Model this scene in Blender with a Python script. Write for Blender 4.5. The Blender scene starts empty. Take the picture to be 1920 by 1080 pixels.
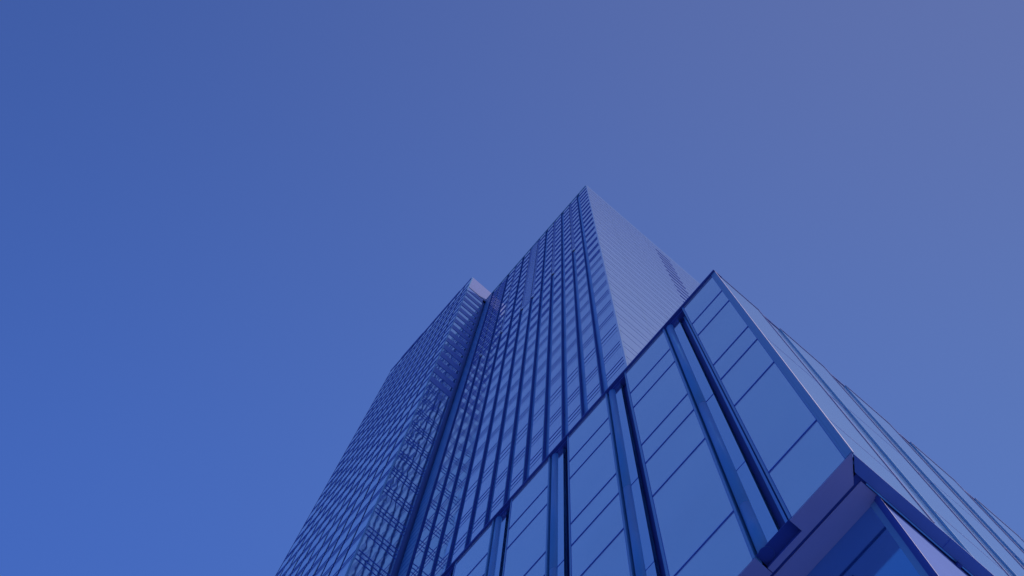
import bpy, math, random
from mathutils import Vector, Matrix, Quaternion
random.seed(4)
S = bpy.context.scene
COL = S.collection

# ------------------------------------------------------------------ camera
# 60 mm lens, held almost straight up from the plaza in front of the podium corner
R0 = Vector((0.7562824850693669, -0.6536365732788486, 0.02821405411469895))   # image right
R1 = Vector((0.6513092299280686, 0.7481072591618817, -0.1270110853421988))    # image down
R2 = Vector((0.06191195189790977, 0.11443233311254897, 0.9914999502524493))   # view direction
cam_d = bpy.data.cameras.new("Camera")
cam = bpy.data.objects.new("Camera", cam_d)
COL.objects.link(cam)
cam_d.lens = 60.0
cam_d.sensor_width = 36.0
cam_d.clip_start = 0.1
cam_d.clip_end = 6000.0
cam.matrix_world = Matrix(((R0.x, -R1.x, -R2.x, 0), (R0.y, -R1.y, -R2.y, 0), (R0.z, -R1.z, -R2.z, 0), (0, 0, 0, 1)))
S.camera = cam

# ------------------------------------------------------------------ sky, sun, exposure
SUN_DIR = Vector((0.34, -0.62, 0.60)).normalized()      # towards the sun
SUN_EL = math.asin(SUN_DIR.z)
SUN_AZ = math.atan2(SUN_DIR.x, SUN_DIR.y)

world = bpy.data.worlds.new("World")
S.world = world
world.use_nodes = True
wn = world.node_tree
for n in list(wn.nodes):
    wn.nodes.remove(n)
def WN(t, **k):
    n = wn.nodes.new(t)
    for a, v in k.items():
        setattr(n, a, v)
    return n
wout = WN('ShaderNodeOutputWorld')
bg = WN('ShaderNodeBackground')
BGS = 0.1
bg.inputs['Strength'].default_value = BGS
wn.links.new(bg.outputs[0], wout.inputs[0])
sky = WN('ShaderNodeTexSky', sky_type='NISHITA', sun_disc=False)
sky.sun_elevation = SUN_EL
sky.sun_rotation = SUN_AZ
sky.air_density = 1.0
sky.dust_density = 0.6
sky.ozone_density = 3.0
tc = WN('ShaderNodeTexCoord')
def lin(c):
    return tuple((v / 255 / 12.92) if v / 255 <= 0.04045 else ((v / 255 + 0.055) / 1.055) ** 2.4 for v in c)
def dotramp(vec, lo, hi):
    d = WN('ShaderNodeVectorMath', operation='DOT_PRODUCT')
    wn.links.new(tc.outputs['Generated'], d.inputs[0])
    d.inputs[1].default_value = vec
    m = WN('ShaderNodeMapRange', interpolation_type='SMOOTHSTEP')
    m.inputs['From Min'].default_value = lo
    m.inputs['From Max'].default_value = hi
    wn.links.new(d.outputs['Value'], m.inputs['Value'])
    return m.outputs[0]
def mixc(fac, a, b, blend='MIX'):
    m = WN('ShaderNodeMix', data_type='RGBA', blend_type=blend)
    for sock, v in ((m.inputs[0], fac), (m.inputs[6], a), (m.inputs[7], b)):
        if isinstance(v, (int, float)):
            sock.default_value = v
        elif isinstance(v, tuple):
            sock.default_value = (*v, 1)
        else:
            wn.links.new(v, sock)
    return m.outputs[2]
def up(c, k=1.0 / BGS):
    return tuple(v * k for v in lin(c))
# the air is a deep violet blue, paler towards the sun's side of the sky
fx = dotramp(R0, -0.38, 0.40)
fy = dotramp(R1, -0.24, 0.24)
top = mixc(fx, up((62, 92, 166)), up((99, 116, 173)))
bot = mixc(fx, up((68, 107, 195)), up((89, 123, 194)))
grad = mixc(fy, top, bot)
tinted = mixc(1.0, sky.outputs[0], (0.55, 0.62, 1.0), 'MULTIPLY')
final = mixc(0.94, tinted, grad)
# low sky made brighter, slightly greener, added as ambient fill for recesses and soffits
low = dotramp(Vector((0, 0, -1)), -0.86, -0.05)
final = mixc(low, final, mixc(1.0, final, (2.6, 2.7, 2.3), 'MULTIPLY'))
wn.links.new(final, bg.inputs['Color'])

sun_d = bpy.data.lights.new("Sun", 'SUN')
sun_d.energy = 5.0
sun_d.angle = math.radians(0.5)
sun_d.color = (1.0, 0.80, 0.58)
sun = bpy.data.objects.new("Sun", sun_d)
COL.objects.link(sun)
sun.rotation_euler = SUN_DIR.to_track_quat('Z', 'Y').to_euler()

S.view_settings.view_transform = 'Standard'
S.view_settings.look = 'None'
S.view_settings.exposure = 0.0
S.view_settings.gamma = 1.0
S.cycles.max_bounces = 8
S.cycles.glossy_bounces = 6

# ------------------------------------------------------------------ materials
def mat(name, base, rough=0.5, metal=0.0, ior=1.5, spec=0.5, bump=None, vary=0.0, vscale=0.4, tint=None):
    m = bpy.data.materials.new(name)
    m.use_nodes = True
    nt = m.node_tree
    p = nt.nodes['Principled BSDF']
    p.inputs['Base Color'].default_value = (*base, 1)
    p.inputs['Roughness'].default_value = rough
    p.inputs['Metallic'].default_value = metal
    p.inputs['IOR'].default_value = ior
    p.inputs['Specular IOR Level'].default_value = spec
    if tint:
        p.inputs['Specular Tint'].default_value = (*tint, 1)
    t = nt.nodes.new('ShaderNodeTexCoord')
    if vary:
        n = nt.nodes.new('ShaderNodeTexNoise')
        n.inputs['Scale'].default_value = vscale
        n.inputs['Detail'].default_value = 5
        nt.links.new(t.outputs['Object'], n.inputs['Vector'])
        r = nt.nodes.new('ShaderNodeMapRange')
        r.inputs['From Min'].default_value = 0.3
        r.inputs['From Max'].default_value = 0.7
        r.inputs['To Min'].default_value = 1 - vary
        r.inputs['To Max'].default_value = 1 + vary
        nt.links.new(n.outputs['Fac'], r.inputs['Value'])
        mx = nt.nodes.new('ShaderNodeVectorMath')
        mx.operation = 'SCALE'
        mx.inputs[0].default_value = base
        nt.links.new(r.outputs[0], mx.inputs['Scale'])
        nt.links.new(mx.outputs[0], p.inputs['Base Color'])
    if bump:
        sc, dist, stretch = bump
        mp = nt.nodes.new('ShaderNodeMapping')
        mp.inputs['Scale'].default_value = stretch
        nt.links.new(t.outputs['Object'], mp.inputs['Vector'])
        n = nt.nodes.new('ShaderNodeTexNoise')
        n.inputs['Scale'].default_value = sc
        n.inputs['Detail'].default_value = 1.5
        nt.links.new(mp.outputs[0], n.inputs['Vector'])
        b = nt.nodes.new('ShaderNodeBump')
        b.inputs['Strength'].default_value = 1.0
        b.inputs['Distance'].default_value = dist
        nt.links.new(n.outputs['Fac'], b.inputs['Height'])
        nt.links.new(b.outputs[0], p.inputs['Normal'])
    return m

GLASS = mat('curtain_glass', (0.80, 0.94, 1.0), rough=0.05, metal=0.835, bump=(0.55, 0.0008, (1, 1, 0.5)), vary=0.03)
PODGLASS = mat('podium_glass', (0.70, 0.96, 1.0), rough=0.06, metal=0.83, vary=0.03)
WAVYGLASS = mat('wavy_glass', (0.52, 0.82, 0.97), rough=0.04, metal=0.93, bump=(1.1, 0.009, (1, 1, 0.45)), vary=0.03)
RIPPLEGLASS = mat('rippled_glass', (0.66, 0.92, 1.0), rough=0.04, metal=0.93, bump=(0.9, 0.022, (1, 1, 0.45)), vary=0.03)
SLOTGLASS = mat('slot_glass', (0.50, 0.83, 1.0), rough=0.06, metal=0.95)
LOBBYGLASS = mat('lobby_glass', (0.16, 0.56, 0.90), rough=0.05, metal=0.97)
PALE = mat('pale_panel', (0.12, 0.18, 0.44), rough=0.85, spec=0.0, vary=0.03)
LEDGE = mat('joint_metal', (0.02, 0.085, 0.44), rough=0.5, spec=0.3)
SLOTBACK = mat('channel_metal', (0.10, 0.38, 0.72), rough=0.3, metal=0.7, vary=0.1)
COLUMN = mat('column_metal', (0.035, 0.20, 0.48), rough=0.38, spec=0.4, vary=0.06)
DARK = mat('dark_metal', (0.02, 0.055, 0.29), rough=0.55, spec=0.2)
TRIM = mat('trim_metal', (0.08, 0.26, 0.48), rough=0.3, metal=0.3)
BRIGHT = mat('bright_trim', (0.46, 0.46, 0.64), rough=0.4)
SPANDREL = mat('spandrel_panel', (0.05, 0.13, 0.46), rough=0.35, metal=0.3)
CROWN = mat('crown_panel', (0.13, 0.165, 0.38), rough=0.3)
SOFFIT = mat('soffit_panel', (0.21, 0.265, 0.53), rough=0.45, spec=0.3, vary=0.05)
BEAM = mat('beam_panel', (0.05, 0.14, 0.46), rough=0.4, spec=0.3, vary=0.05)
PAVING = mat('paving', (0.16, 0.19, 0.36), rough=0.8, vary=0.15, vscale=0.3)
ROOF = mat('roof_membrane', (0.12, 0.13, 0.25), rough=0.8, vary=0.1)

# ------------------------------------------------------------------ mesh helpers
class MB:
    def __init__(self):
        self.v = []
        self.f = []
        self.sm = []
    def box(self, x0, x1, y0, y1, z0, z1):
        b = len(self.v)
        self.v += [(x0, y0, z0), (x1, y0, z0), (x1, y1, z0), (x0, y1, z0), (x0, y0, z1), (x1, y0, z1), (x1, y1, z1), (x0, y1, z1)]
        for q in ((0, 3, 2, 1), (4, 5, 6, 7), (0, 1, 5, 4), (1, 2, 6, 5), (2, 3, 7, 6), (3, 0, 4, 7)):
            self.f.append(tuple(b + i for i in q))
            self.sm.append(False)
        return self
    def poly_prism(self, pts, z0, z1):
        n = len(pts)
        b = len(self.v)
        self.v += [(p[0], p[1], z0) for p in pts] + [(p[0], p[1], z1) for p in pts]
        self.f.append(tuple(b + i for i in reversed(range(n))))
        self.f.append(tuple(b + n + i for i in range(n)))
        self.sm += [False, False]
        for i in range(n):
            j = (i + 1) % n
            self.f.append((b + i, b + j, b + n + j, b + n + i))
            self.sm.append(False)
        return self
    def cyl(self, cx, cy, r, z0, z1, n=28):
        b = len(self.v)
        self.v += [(cx + r * math.cos(2 * math.pi * i / n), cy + r * math.sin(2 * math.pi * i / n), z) for z in (z0, z1) for i in range(n)]
        for i in range(n):
            j = (i + 1) % n
            self.f.append((b + i, b + j, b + n + j, b + n + i))
            self.sm.append(True)
        self.f.append(tuple(b + i for i in reversed(range(n))))
        self.f.append(tuple(b + n + i for i in range(n)))
        self.sm += [False, False]
        return self
    def build(self, name, m, parent=None):
        me = bpy.data.meshes.new(name)
        me.from_pydata(self.v, [], self.f)
        me.polygons.foreach_set('use_smooth', self.sm)
        me.update()
        me.materials.append(m)
        o = bpy.data.objects.new(name, me)
        COL.objects.link(o)
        if parent is not None:
            o.parent = parent
            p = parent
            off = Vector((0, 0, 0))
            while p is not None:
                off += p.location
                p = p.parent
            o.location = -off
        return o
def sweep(name, parent, face, side, a, b, z0, z1, bumps, m_face, m_bump, thick=0.06):
    """one connected facade strip: a sheet from z0 to z1 with projecting ledges (z_top, height, projection)"""
    prof = [(0.0, z0)]
    mi = []
    for zt, t, p in sorted(bumps):
        zb = zt - t
        if zb <= prof[-1][1] + 0.005 or zt >= z1 - 0.005:
            continue
        prof += [(0.0, zb), (p, zb), (p, zt), (0.0, zt)]
        mi += [0, 1, 1, 1]
    prof += [(0.0, z1), (-thick, z1), (-thick, z0)]
    mi += [0, 0, 0, 0]
    v, f = [], []
    for d, z in prof:
        if side == 'front':
            v += [(face - d, a, z), (face - d, b, z)]
        else:
            v += [(b, face - d, z), (a, face - d, z)]
    n = len(prof)
    for i in range(n):
        k = (i + 1) % n
        f.append((2 * i, 2 * k, 2 * k + 1, 2 * i + 1))
    me = bpy.data.meshes.new(name)
    me.from_pydata(v, [], f)
    me.materials.append(m_face)
    me.materials.append(m_bump)
    me.polygons.foreach_set('material_index', mi)
    me.update()
    o = bpy.data.objects.new(name, me)
    COL.objects.link(o)
    o.parent = parent
    off = Vector((0, 0, 0))
    p = parent
    while p is not None:
        off += p.location
        p = p.parent
    o.location = -off
    return o
def triple(floors, p, t, z0, z1):
    return [(z - dz, t, p) for z, h in floors for dz in (0, h * 0.5, h) if z0 < z - dz < z1]
def rows(z0, z1, step, t, p):
    out = []
    z = z0 + t
    while z < z1:
        out.append((z, t, p))
        z += step
    return out
def lathe(name, parent, cx, cy, prof, m, n=28):
    v = [(cx + r * math.cos(2 * math.pi * i / n), cy + r * math.sin(2 * math.pi * i / n), z) for r, z in prof for i in range(n)]
    f = [tuple(reversed(range(n)))]
    for k in range(len(prof) - 1):
        for i in range(n):
            j = (i + 1) % n
            f.append((k * n + i, k * n + j, (k + 1) * n + j, (k + 1) * n + i))
    f.append(tuple((len(prof) - 1) * n + i for i in range(n)))
    mb = MB()
    mb.v, mb.f = v, f
    mb.sm = [False] + [True] * (len(f) - 2) + [False]
    return mb.build(name, m, parent)
def pane_verts(mb, x, a, b, z0, z1, amp):
    """a glass pane a few millimetres proud of its strip, each hung a hair out of true"""
    k = len(mb.v)
    t = random.uniform(-amp, amp) * (z1 - z0) * 0.5
    w = random.uniform(-amp, amp) * (b - a) * 0.5
    x = x - 0.006 - abs(t) - abs(w)
    for xx in (0.0, 0.008 + 2 * abs(t) + 2 * abs(w)):
        for y, sy in ((a, -1), (b, 1)):
            for z, sz in ((z0, -1), (z1, 1)):
                mb.v.append((x + xx + (sy * w + sz * t if xx == 0.0 else 0.0), y, z))
    for q in ((0, 1, 3, 2), (4, 6, 7, 5), (0, 4, 5, 1), (2, 3, 7, 6), (1, 5, 7, 3), (0, 2, 6, 4)):
        mb.f.append(tuple(k + i for i in q))
        mb.sm.append(False)
    return mb
def thing(name, label, cat, loc, group=None):
    o = bpy.data.objects.new(name, None)
    COL.objects.link(o)
    o.location = loc
    o.empty_display_size = 2
    o['label'] = label
    o['category'] = cat
    if group:
        o['group'] = group
    return o

GZ = -1.65            # ground level below the camera

# ------------------------------------------------------------------ ground
g = MB()
g.box(-2500, 2500, -2500, 2500, GZ - 0.3, GZ)
plaza = g.build('plaza_ground', PAVING)
plaza['kind'] = 'structure'
plaza['label'] = 'wide paved plaza at the foot of the towers'

# ------------------------------------------------------------------ main tower
TX, TY, TZ = 9.178, 6.726, 165.0
TY1, TX1 = 21.593, 40.0
WX, WY1, WZ = 6.967, 34.52, 171.5
tower = thing('glass_tower', 'tall sharp-cornered glass tower, blue channelled front and pale lavender side, behind the low block', 'tower', (24.0, 14.0, GZ))

core = MB()
core.box(TX + 0.30, TX1, TY + 0.30, TY1 + 0.4, GZ, TZ - 0.3)
core.build('core', DARK, tower)

# storeys: 3.96 m below the louvred crown, closer above it, one taller storey
def storeys(z_lo, z_hi):
    out = []
    z = 74.75 - 4.8
    while z > z_lo:
        out.append((z, 1.37))
        z -= 3.9
    out.append((74.75, 1.9))
    z = 74.75
    while z + 3.96 < 123.0:
        z += 3.96
        out.append((z, 1.37))
    z = 122.6
    while z + 3.62 < z_hi - 0.8:
        z += 3.62
        out.append((z, 1.37))
    return out
FLOORS = storeys(GZ + 4, TZ)
PITCH = 1.137
SLOTW = 0.36
CENTRES = [8.0 + PITCH * k for k in range(12)]
FULL = {0, 2, 4, 7, 9, 11}
SHORT_TOP = 123.0

def windows(floors, z_hi):
    fl = sorted(floors)
    return [(fl[i][0] + 0.07, fl[i + 1][0] - fl[i + 1][1] - 0.10) for i in range(len(fl) - 1) if fl[i + 1][0] < z_hi]

edges = [(TY + 0.09, CENTRES[0] - SLOTW / 2)]
for k in range(11):
    edges.append((CENTRES[k] + SLOTW / 2, CENTRES[k + 1] - SLOTW / 2))
edges.append((CENTRES[11] + SLOTW / 2, TY1 - 0.02))
TP, TT = 0.015, 0.05
wins = []
for i, (a, b) in enumerate(edges):
    if i == 12:
        bumps = rows(0, TZ - 1, 0.99, 0.08, 0.010)
    elif i == 6:
        bumps = triple(FLOORS, TP, TT, GZ, SHORT_TOP) + rows(SHORT_TOP, TZ - 0.4, 0.9, 0.12, 0.011)
    elif i in (10, 11):
        bumps = triple(FLOORS, TP, TT, GZ, SHORT_TOP) + rows(SHORT_TOP, TZ - 0.6, 1.8, 0.3, 0.036)
    else:
        bumps = triple(FLOORS, TP, TT, GZ, 104) + triple(FLOORS, 0.023, TT, 104, TZ)
    bay = sweep('glazing_bay', tower, TX, 'front', a, b, GZ, TZ, bumps, GLASS if i < 12 else COLUMN, LEDGE)
    if i < 12:
        for z0, z1 in windows(FLOORS, SHORT_TOP if i in (6, 10, 11) else TZ):
            wins.append(((z0 - 60) if z0 > 58 else 500 + z0, i, a + 0.02, b - 0.02, z0, z1))
wins.sort()
wm = {True: GLASS, False: WAVYGLASS}
for q, (key, i, a, b, z0, z1) in enumerate(wins[:100]):
    pane_verts(MB(), TX, a, b, z0, z1, 0.003).build('window_pane', wm[i < 9], tower)
far = MB()
for key, i, a, b, z0, z1 in wins[100:]:
    pane_verts(far, TX, a, b, z0, z1, 0.003)
fo = far.build('upper_window_panes', GLASS, tower)
fo['kind'] = 'stuff'
for k, c in enumerate(CENTRES):
    top = TZ - 0.05 if k in FULL else SHORT_TOP
    a, b = c - SLOTW / 2, c + SLOTW / 2
    slot_o = MB().box(TX + 0.13, TX + 0.17, a, b, GZ, top).build('channel', SLOTBACK, tower)
    MB().box(TX + 0.005, TX + 0.125, b - 0.012, b - 0.001, GZ, top).build('reveal', DARK, slot_o)
    MB().box(TX + 0.005, TX + 0.125, a + 0.001, a + 0.012, GZ, top).build('reveal', DARK, slot_o)
    MB().box(TX - 0.012, TX + 0.05, b + 0.001, b + 0.04, GZ, top).build('edge_trim', TRIM, slot_o)
    if k not in FULL:
        sweep('louvre_strip', tower, TX + 0.02, 'front', a, b, top, TZ - 0.02, rows(top, TZ - 0.4, 1.0, 0.14, 0.018), GLASS, LEDGE)

# corner and coping
MB().box(TX - 0.012, TX + 0.07, TY - 0.012, TY + 0.088, GZ, TZ + 0.02).build('corner_trim', GLASS, tower)
cp = MB()
cp.box(TX - 0.05, TX + 0.4, TY + 0.1, TY1, TZ + 0.001, TZ + 0.25)
cp.build('coping', TRIM, tower)
MB().box(TX + 0.4, TX1, TY + 0.2, TY1 + 0.4, TZ - 0.3, TZ - 0.05).build('roof', ROOF, tower)

# pale side
x = TX + 0.09
bays = []
while x < TX1 - 0.2:
    bays.append((x, min(x + 2.37, TX1)))
    x += 2.37
for a, b in bays:
    sweep('side_panel', tower, TY, 'side', a + 0.004, b - 0.004, GZ, TZ, [(z - dz, 0.03, 0.007) for z, h in FLOORS for dz in (0, h)], GLASS, LEDGE)
z = 122.0
while z < TZ - 5:
    MB().box(17.55, 19.37, TY - 0.034, TY - 0.001, z, z + 0.06).build('vent_louvre', LEDGE, tower)
    z += 3.28

# ------------------------------------------------------------------ projecting wing tower
wing = thing('glass_wing_tower', 'leftmost tower wing with rippled reflections, beyond the main tower corner', 'tower', (16.0, 28.0, GZ))
MB().box(WX + 0.3, TX1, TY1 + 0.42, WY1, GZ, WZ - 0.3).build('core', DARK, wing)
WSTART = TY1 + 0.10
n = 11
WP = (WY1 - WSTART) / n
wfl = []
z = 112.25
while z > GZ + 4:
    wfl.append((z, 1.3))
    z -= 3.95
z = 115.6
while z < WZ - 3:
    wfl.append((z + 0.4, 1.5))
    z += 3.4
wwins = []
for k in range(n):
    a = WSTART + k * WP
    b = a + WP
    sweep('glazing_bay', wing, WX, 'front', a, b - 0.22, GZ, WZ, triple(wfl, 0.019, 0.05, GZ, WZ), RIPPLEGLASS, LEDGE)
    for z0, z1 in windows(wfl, WZ):
        wwins.append((abs(z0 - 75) + 3 * k, a + 0.02, b - 0.24, z0, z1))
    c = MB().box(WX + 0.10, WX + 0.14, b - 0.22, b, GZ, WZ - 0.2).build('channel', SLOTBACK, wing)
    MB().box(WX + 0.005, WX + 0.095, b - 0.012, b - 0.001, GZ, WZ - 0.2).build('reveal', DARK, c)
wwins.sort()
for key, a, b, z0, z1 in wwins[:100]:
    pane_verts(MB(), WX, a, b, z0, z1, 0.006).build('window_pane', RIPPLEGLASS, wing)
far = MB()
for key, a, b, z0, z1 in wwins[100:]:
    pane_verts(far, WX, a, b, z0, z1, 0.006)
fo = far.build('upper_window_panes', RIPPLEGLASS, wing)
fo['kind'] = 'stuff'
# side facing the main tower
XS = 8.86
sweep('side_glazing', wing, TY1, 'side', WX + 0.062, XS, GZ, 163.6, [(z - dz, 0.06, 0.022) for z, h in wfl if z < 113 for dz in (0, h * 0.5, h)], WAVYGLASS, LEDGE)
z = 115.6
while z < 164:
    sp = MB().box(WX + 0.05, XS, TY1 - 0.03, TY1 - 0.001, z - 1.75, z)
    sp.build('spandrel_band', SPANDREL, wing)
    z += 3.4
MB().box(WX + 0.062, TX1, TY1 - 0.02, TY1 + 0.06, 163.9, WZ).build('crown_panel', CROWN, wing)
MB().box(XS + 0.01, TX + 0.2, TY1 + 0.20, TY1 + 0.24, GZ, 163.9).build('corner_channel', SPANDREL, wing)
MB().box(WX - 0.012, WX + 0.06, TY1 - 0.012, TY1 + 0.095, GZ, WZ + 0.02).build('corner_trim', TRIM, wing)
for a, b, p in ((21.75, 23.6, 0.03), (23.6, 25.3, 0.07), (25.3, 28.2, 0.07), (28.2, 29.4, 0.06), (29.4, 32.75, 0.09), (32.75, 34.5, 0.05)):
    MB().box(WX - p, WX + 0.4, a, b - 0.02, WZ + 0.001, WZ + 0.9).build('parapet_screen', SPANDREL, wing)
MB().box(WX + 0.4, TX1, TY1 + 0.1, WY1, WZ - 0.3, WZ - 0.05).build('roof', ROOF, wing)
MB().box(WX, TX1, WY1 + 0.001, WY1 + 0.06, GZ, WZ).build('end_wall', GLASS, wing)

# ------------------------------------------------------------------ podium block
PX, PY, PZ, PB = 6.72, 1.371, 46.0, 24.06
PY1, PX1 = 24.0, 40.0
pod = thing('podium_block', 'low nearest block of large smooth glass panels, slotted round columns and dark soffit', 'building', (15.0, 10.0, GZ))
JOINTS = [42.85, 41.0, 36.8, 35.05, 32.25, 26.8]
LEV = [PZ] + JOINTS + [PB]
LY = [(PY + 0.09, 2.70)]
SL = []
y = 2.70
while y < PY1 - 3:
    SL.append((y, y + 0.735))
    LY.append((y + 0.735, y + 2.365))
    y += 2.365
core = MB().box(PX + 0.30, PX1, PY + 0.26, PY1, PB + 0.02, PZ - 0.1)
core.build('core', DARK, pod)
for a, b in LY:
    for z1, z0 in zip(LEV[:-1], LEV[1:]):
        s = MB().box(PX, PX + 0.05, a + 0.055, b - 0.055, z0 + 0.018, z1 - 0.018)
        s.build('glass_panel', PODGLASS, pod)
    for z in JOINTS:
        MB().box(PX - 0.016, PX + 0.05, a + 0.047, b - 0.047, z - 0.017, z + 0.017).build('joint_strip', LEDGE, pod)
    for p, q, g0, g1 in ((a, a + 0.045, a + 0.046, a + 0.054), (b - 0.045, b, b - 0.054, b - 0.046)):
        fp = MB().box(PX - 0.010, PX + 0.14, p, q, PB, PZ - 0.001).build('frame_post', TRIM, pod)
        MB().box(PX - 0.006, PX + 0.04, g0, g1, PB, PZ - 0.001).build('gasket', LEDGE, fp)
def slot(parent, a, b):
    """a slot: dark gap, a narrow glass strip, a round column; a..b runs away from the corner"""
    zt = PZ - 0.12
    gap, gl, r = 0.27, 0.24, 0.12
    bk = MB().box(PX + 0.24, PX + 0.255, a, b, PB + 0.001, zt).build('slot_back', DARK, parent)
    MB().box(PX + 0.17, PX + 0.235, a + 0.10, a + 0.15, PB + 0.125, zt).build('blade', SLOTBACK, bk)
    sweep('slot_pane', parent, PX + 0.08, 'front', a + gap, a + gap + gl, PB + 0.13, zt, [(35.05, 0.03, 0.008), (28.9, 0.03, 0.004)], SLOTGLASS, LEDGE, 0.10)
    s = b - 0.125
    co = lathe('round_column', parent, PX + 0.12, s, [(r, PB + 0.098), (r, 26.778), (r - 0.008, 26.78), (r - 0.008, 26.80), (r, 26.802), (r, 35.038), (r - 0.008, 35.04), (r - 0.008, 35.06), (r, 35.062), (r, zt)], COLUMN)
    lathe('column_underside_shade', co, PX + 0.12, s, [(r - 0.004, PB + 0.088), (r - 0.002, PB + 0.0975)], DARK)  # thin dark cap: shade under the column end put into the colour
    MB().box(PX + 0.03, PX + 0.24, a, b, zt + 0.001, PZ - 0.001).build('slot_head', DARK, parent)
def side_slot(parent, a, b):
    """on the pale side the slot is shallow: a glass strip and the deep-blue return of the next panel"""
    d = 0.04
    sweep('slot_pane', parent, PY + d, 'side', a, b, PB + 0.03, PZ - 0.02, [(35.05, 0.03, 0.006)], PODGLASS, LEDGE, 0.10)
    MB().box(a, b, PY + d - 0.02, PY + 0.2, PZ - 0.019, PZ + 0.08).build('slot_head', DARK, parent)
for a, b in SL:
    slot(pod, a, b)
# pale side of the podium
RX = [(PX + 0.002, 8.32)]
RS = []
x = 8.32
while x < PX1 - 3:
    RS.append((x, x + 0.76))
    RX.append((x + 0.76, x + 2.39))
    x += 2.39
for i, (a, b) in enumerate(RX):
    a2 = a + 0.03 if i == 0 else a + 0.021
    bumps = [(z, 0.02, 0.003) for z in (35.05, 26.8)]
    pn = sweep('side_panel', pod, PY, 'side', a2, b - 0.03, PB + 0.012, PZ - 0.012, bumps, PODGLASS, LEDGE, 0.05)
    MB().box(a2, b, PY - 0.012, PY + 0.10, PZ - 0.010, PZ + 0.08).build('coping', DARK, pod)
    MB().box(b - 0.029, b - 0.001, PY - 0.012, PY + 0.2, PB + 0.012, PZ - 0.012).build('gasket', DARK, pn)
    if i:
        MB().box(a + 0.001, a + 0.02, PY - 0.002, PY + 0.2, PB + 0.012, PZ - 0.012).build('reveal', COLUMN, pn)
for a, b in RS:
    side_slot(pod, a, b)
# corner post, long front coping
MB().box(PX - 0.012, PX + 0.03, PY - 0.004, PY + 0.088, PB, PZ - 0.001).build('corner_trim', TRIM, pod)
MB().box(PX - 0.004, PX + 0.026, PY - 0.016, PY - 0.005, PB - 0.01, PZ - 0.012).build('corner_bead', BRIGHT, pod)
MB().box(PX - 0.055, PX + 0.25, PY - 0.02, PY1, PZ + 0.001, PZ + 0.10).build('front_coping', DARK, pod)
MB().box(PX + 0.25, PX1, PY + 0.12, PY1, PZ - 0.09, PZ - 0.02).build('roof', ROOF, pod)

# soffit: two strips mitred at the corner, then the recessed glazing below
IX, IY = PX + 0.73, PY + 0.245        # recessed storey
zs = PB
w1 = 0.335
strip = MB()
prev = PY
bounds = [(p, q) for p, q in SL]
# front strip, notched at every slot
pts_y = [(PY + 0.0, bounds[0][0])] + [(bounds[i][1], bounds[i + 1][0]) for i in range(len(bounds) - 1)]
for i, (a, b) in enumerate(pts_y):
    if i == 0:
        MB().poly_prism([(PX, a), (PX + w1, a + w1), (PX + w1, b), (PX, b)], zs - 0.03, zs - 0.004).build('soffit_panel', SOFFIT, pod)
    else:
        MB().box(PX, PX + w1, a + 0.012, b, zs - 0.03, zs - 0.004).build('soffit_panel', SOFFIT, pod)
for a, b in bounds:
    MB().box(PX + 0.24, PX + w1, a + 0.001, b - 0.001, zs - 0.03, zs - 0.004).build('soffit_strip', SOFFIT, pod)
for a, b in bounds:
    sl = MB().box(PX + 0.02, PX + 0.239, a + 0.002, b - 0.002, zs + 0.10, zs + 0.12).build('slot_sill', DARK, pod)
s2 = MB()
s2.poly_prism([(PX + w1 + 0.045, PY + w1 + 0.045 - 0.15), (IX + 0.02, PY + w1 + 0.045 - 0.15), (IX + 0.02, PY1), (PX + w1 + 0.045, PY1)], zs - 0.028, zs - 0.004)
s2.build('inner_soffit', SOFFIT, pod)
MB().box(PX + 0.26, PX1, PY + 0.16, PY1, zs, zs + 0.012).build('soffit_void', DARK, pod)
b_ = MB()
b_.poly_prism([(PX + 0.03, PY), (PX1, PY), (PX1, PY + 0.19), (PX + 0.22, PY + 0.19)], zs - 0.05, zs - 0.004)
b_.build('edge_beam', BEAM, pod)
for xs in (8.62, 11.0, 13.4):
    MB().box(xs, xs + 0.012, PY + 0.002, PY + 0.188, zs - 0.053, zs - 0.0505).build('beam_seam', LEDGE, pod)
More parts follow.
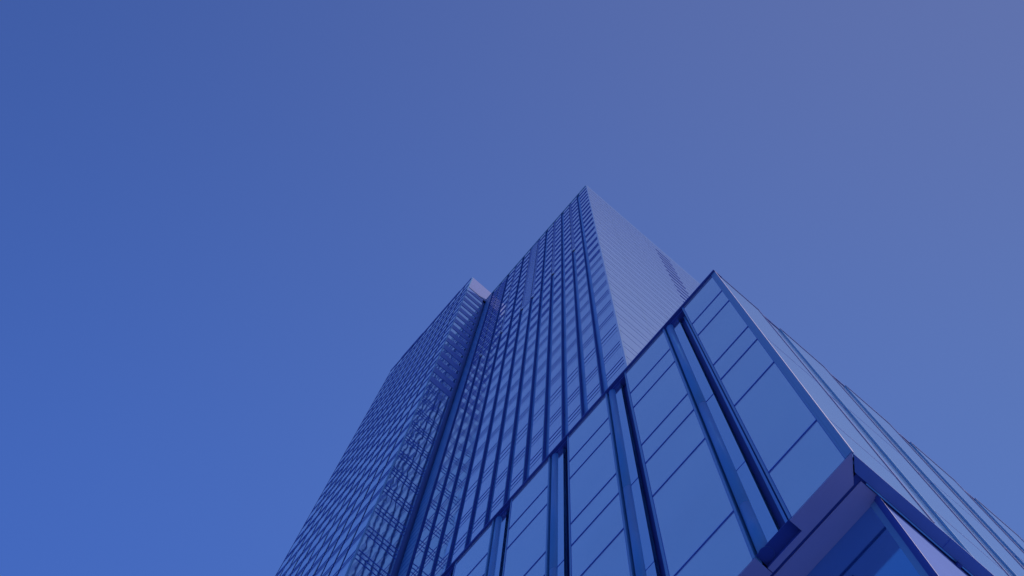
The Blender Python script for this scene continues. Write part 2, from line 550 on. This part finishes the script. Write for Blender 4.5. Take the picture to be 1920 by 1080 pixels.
MB().box(PX + 0.45, PX1, PY + 0.195, PY + 0.215, zs - 0.06, zs - 0.004).build('beam_lip', SLOTBACK, pod)

# recessed storey
MB().box(IX, IX + 0.05, IY + 0.16, PY1, GZ, zs - 0.03).build('lobby_glazing', LOBBYGLASS, pod)
MB().box(IX + 0.05, PX1, IY, IY + 0.05, GZ, zs - 0.03).build('lobby_side_panel', PALE, pod)
MB().box(IX - 0.03, IX + 0.04, IY + 0.03, IY + 0.07, GZ, zs - 0.03).build('mullion', DARK, pod)
MB().box(IX - 0.015, IX + 0.04, IY + 0.072, IY + 0.16, GZ, zs - 0.03).build('mullion', TRIM, pod)
MB().box(IX - 0.035, IX + 0.049, IY - 0.014, IY + 0.0, GZ, zs - 0.03).build('corner_bead', BRIGHT, pod)
MB().box(IX - 0.045, IX - 0.036, IY - 0.03, IY + 0.029, GZ, zs - 0.03).build('corner_post', DARK, pod)
MB().box(IX + 0.3, PX1, IY + 0.3, PY1, GZ, zs - 0.01).build('lobby_core', DARK, pod)

y = 4.3
while y < PY1 - 1:
    MB().box(IX - 0.04, IX - 0.001, y, y + 0.06, GZ, zs - 0.03).build('mullion', DARK, pod)
    y += 2.365
x = 10.9
while x < PX1 - 1:
    MB().box(x, x + 0.06, IY - 0.04, IY - 0.001, GZ, zs - 0.03).build('mullion', DARK, pod)
    x += 2.39
for z in (2.6, 7.4, 12.6, 17.6):
    MB().box(IX - 0.03, IX - 0.002, IY + 0.17, PY1, z, z + 0.08).build('transom', DARK, pod)
    MB().box(IX + 0.06, PX1, IY - 0.03, IY - 0.002, z, z + 0.08).build('transom', DARK, pod)

# little fixture below the beam
fl = thing('floodlight', 'small dark floodlight hanging under the edge of the lowest dark beam, bottom right', 'floodlight', (8.935, 1.585, zs - 0.06))
MB().box(8.92, 8.95, 1.572, 1.59, zs - 0.12, zs - 0.062).build('bracket', DARK, fl)
h = MB()
h.poly_prism([(8.89, 1.562), (8.98, 1.562), (8.965, 1.611), (8.905, 1.611)], zs - 0.20, zs - 0.1205)
h.build('lamp_housing', DARK, fl)
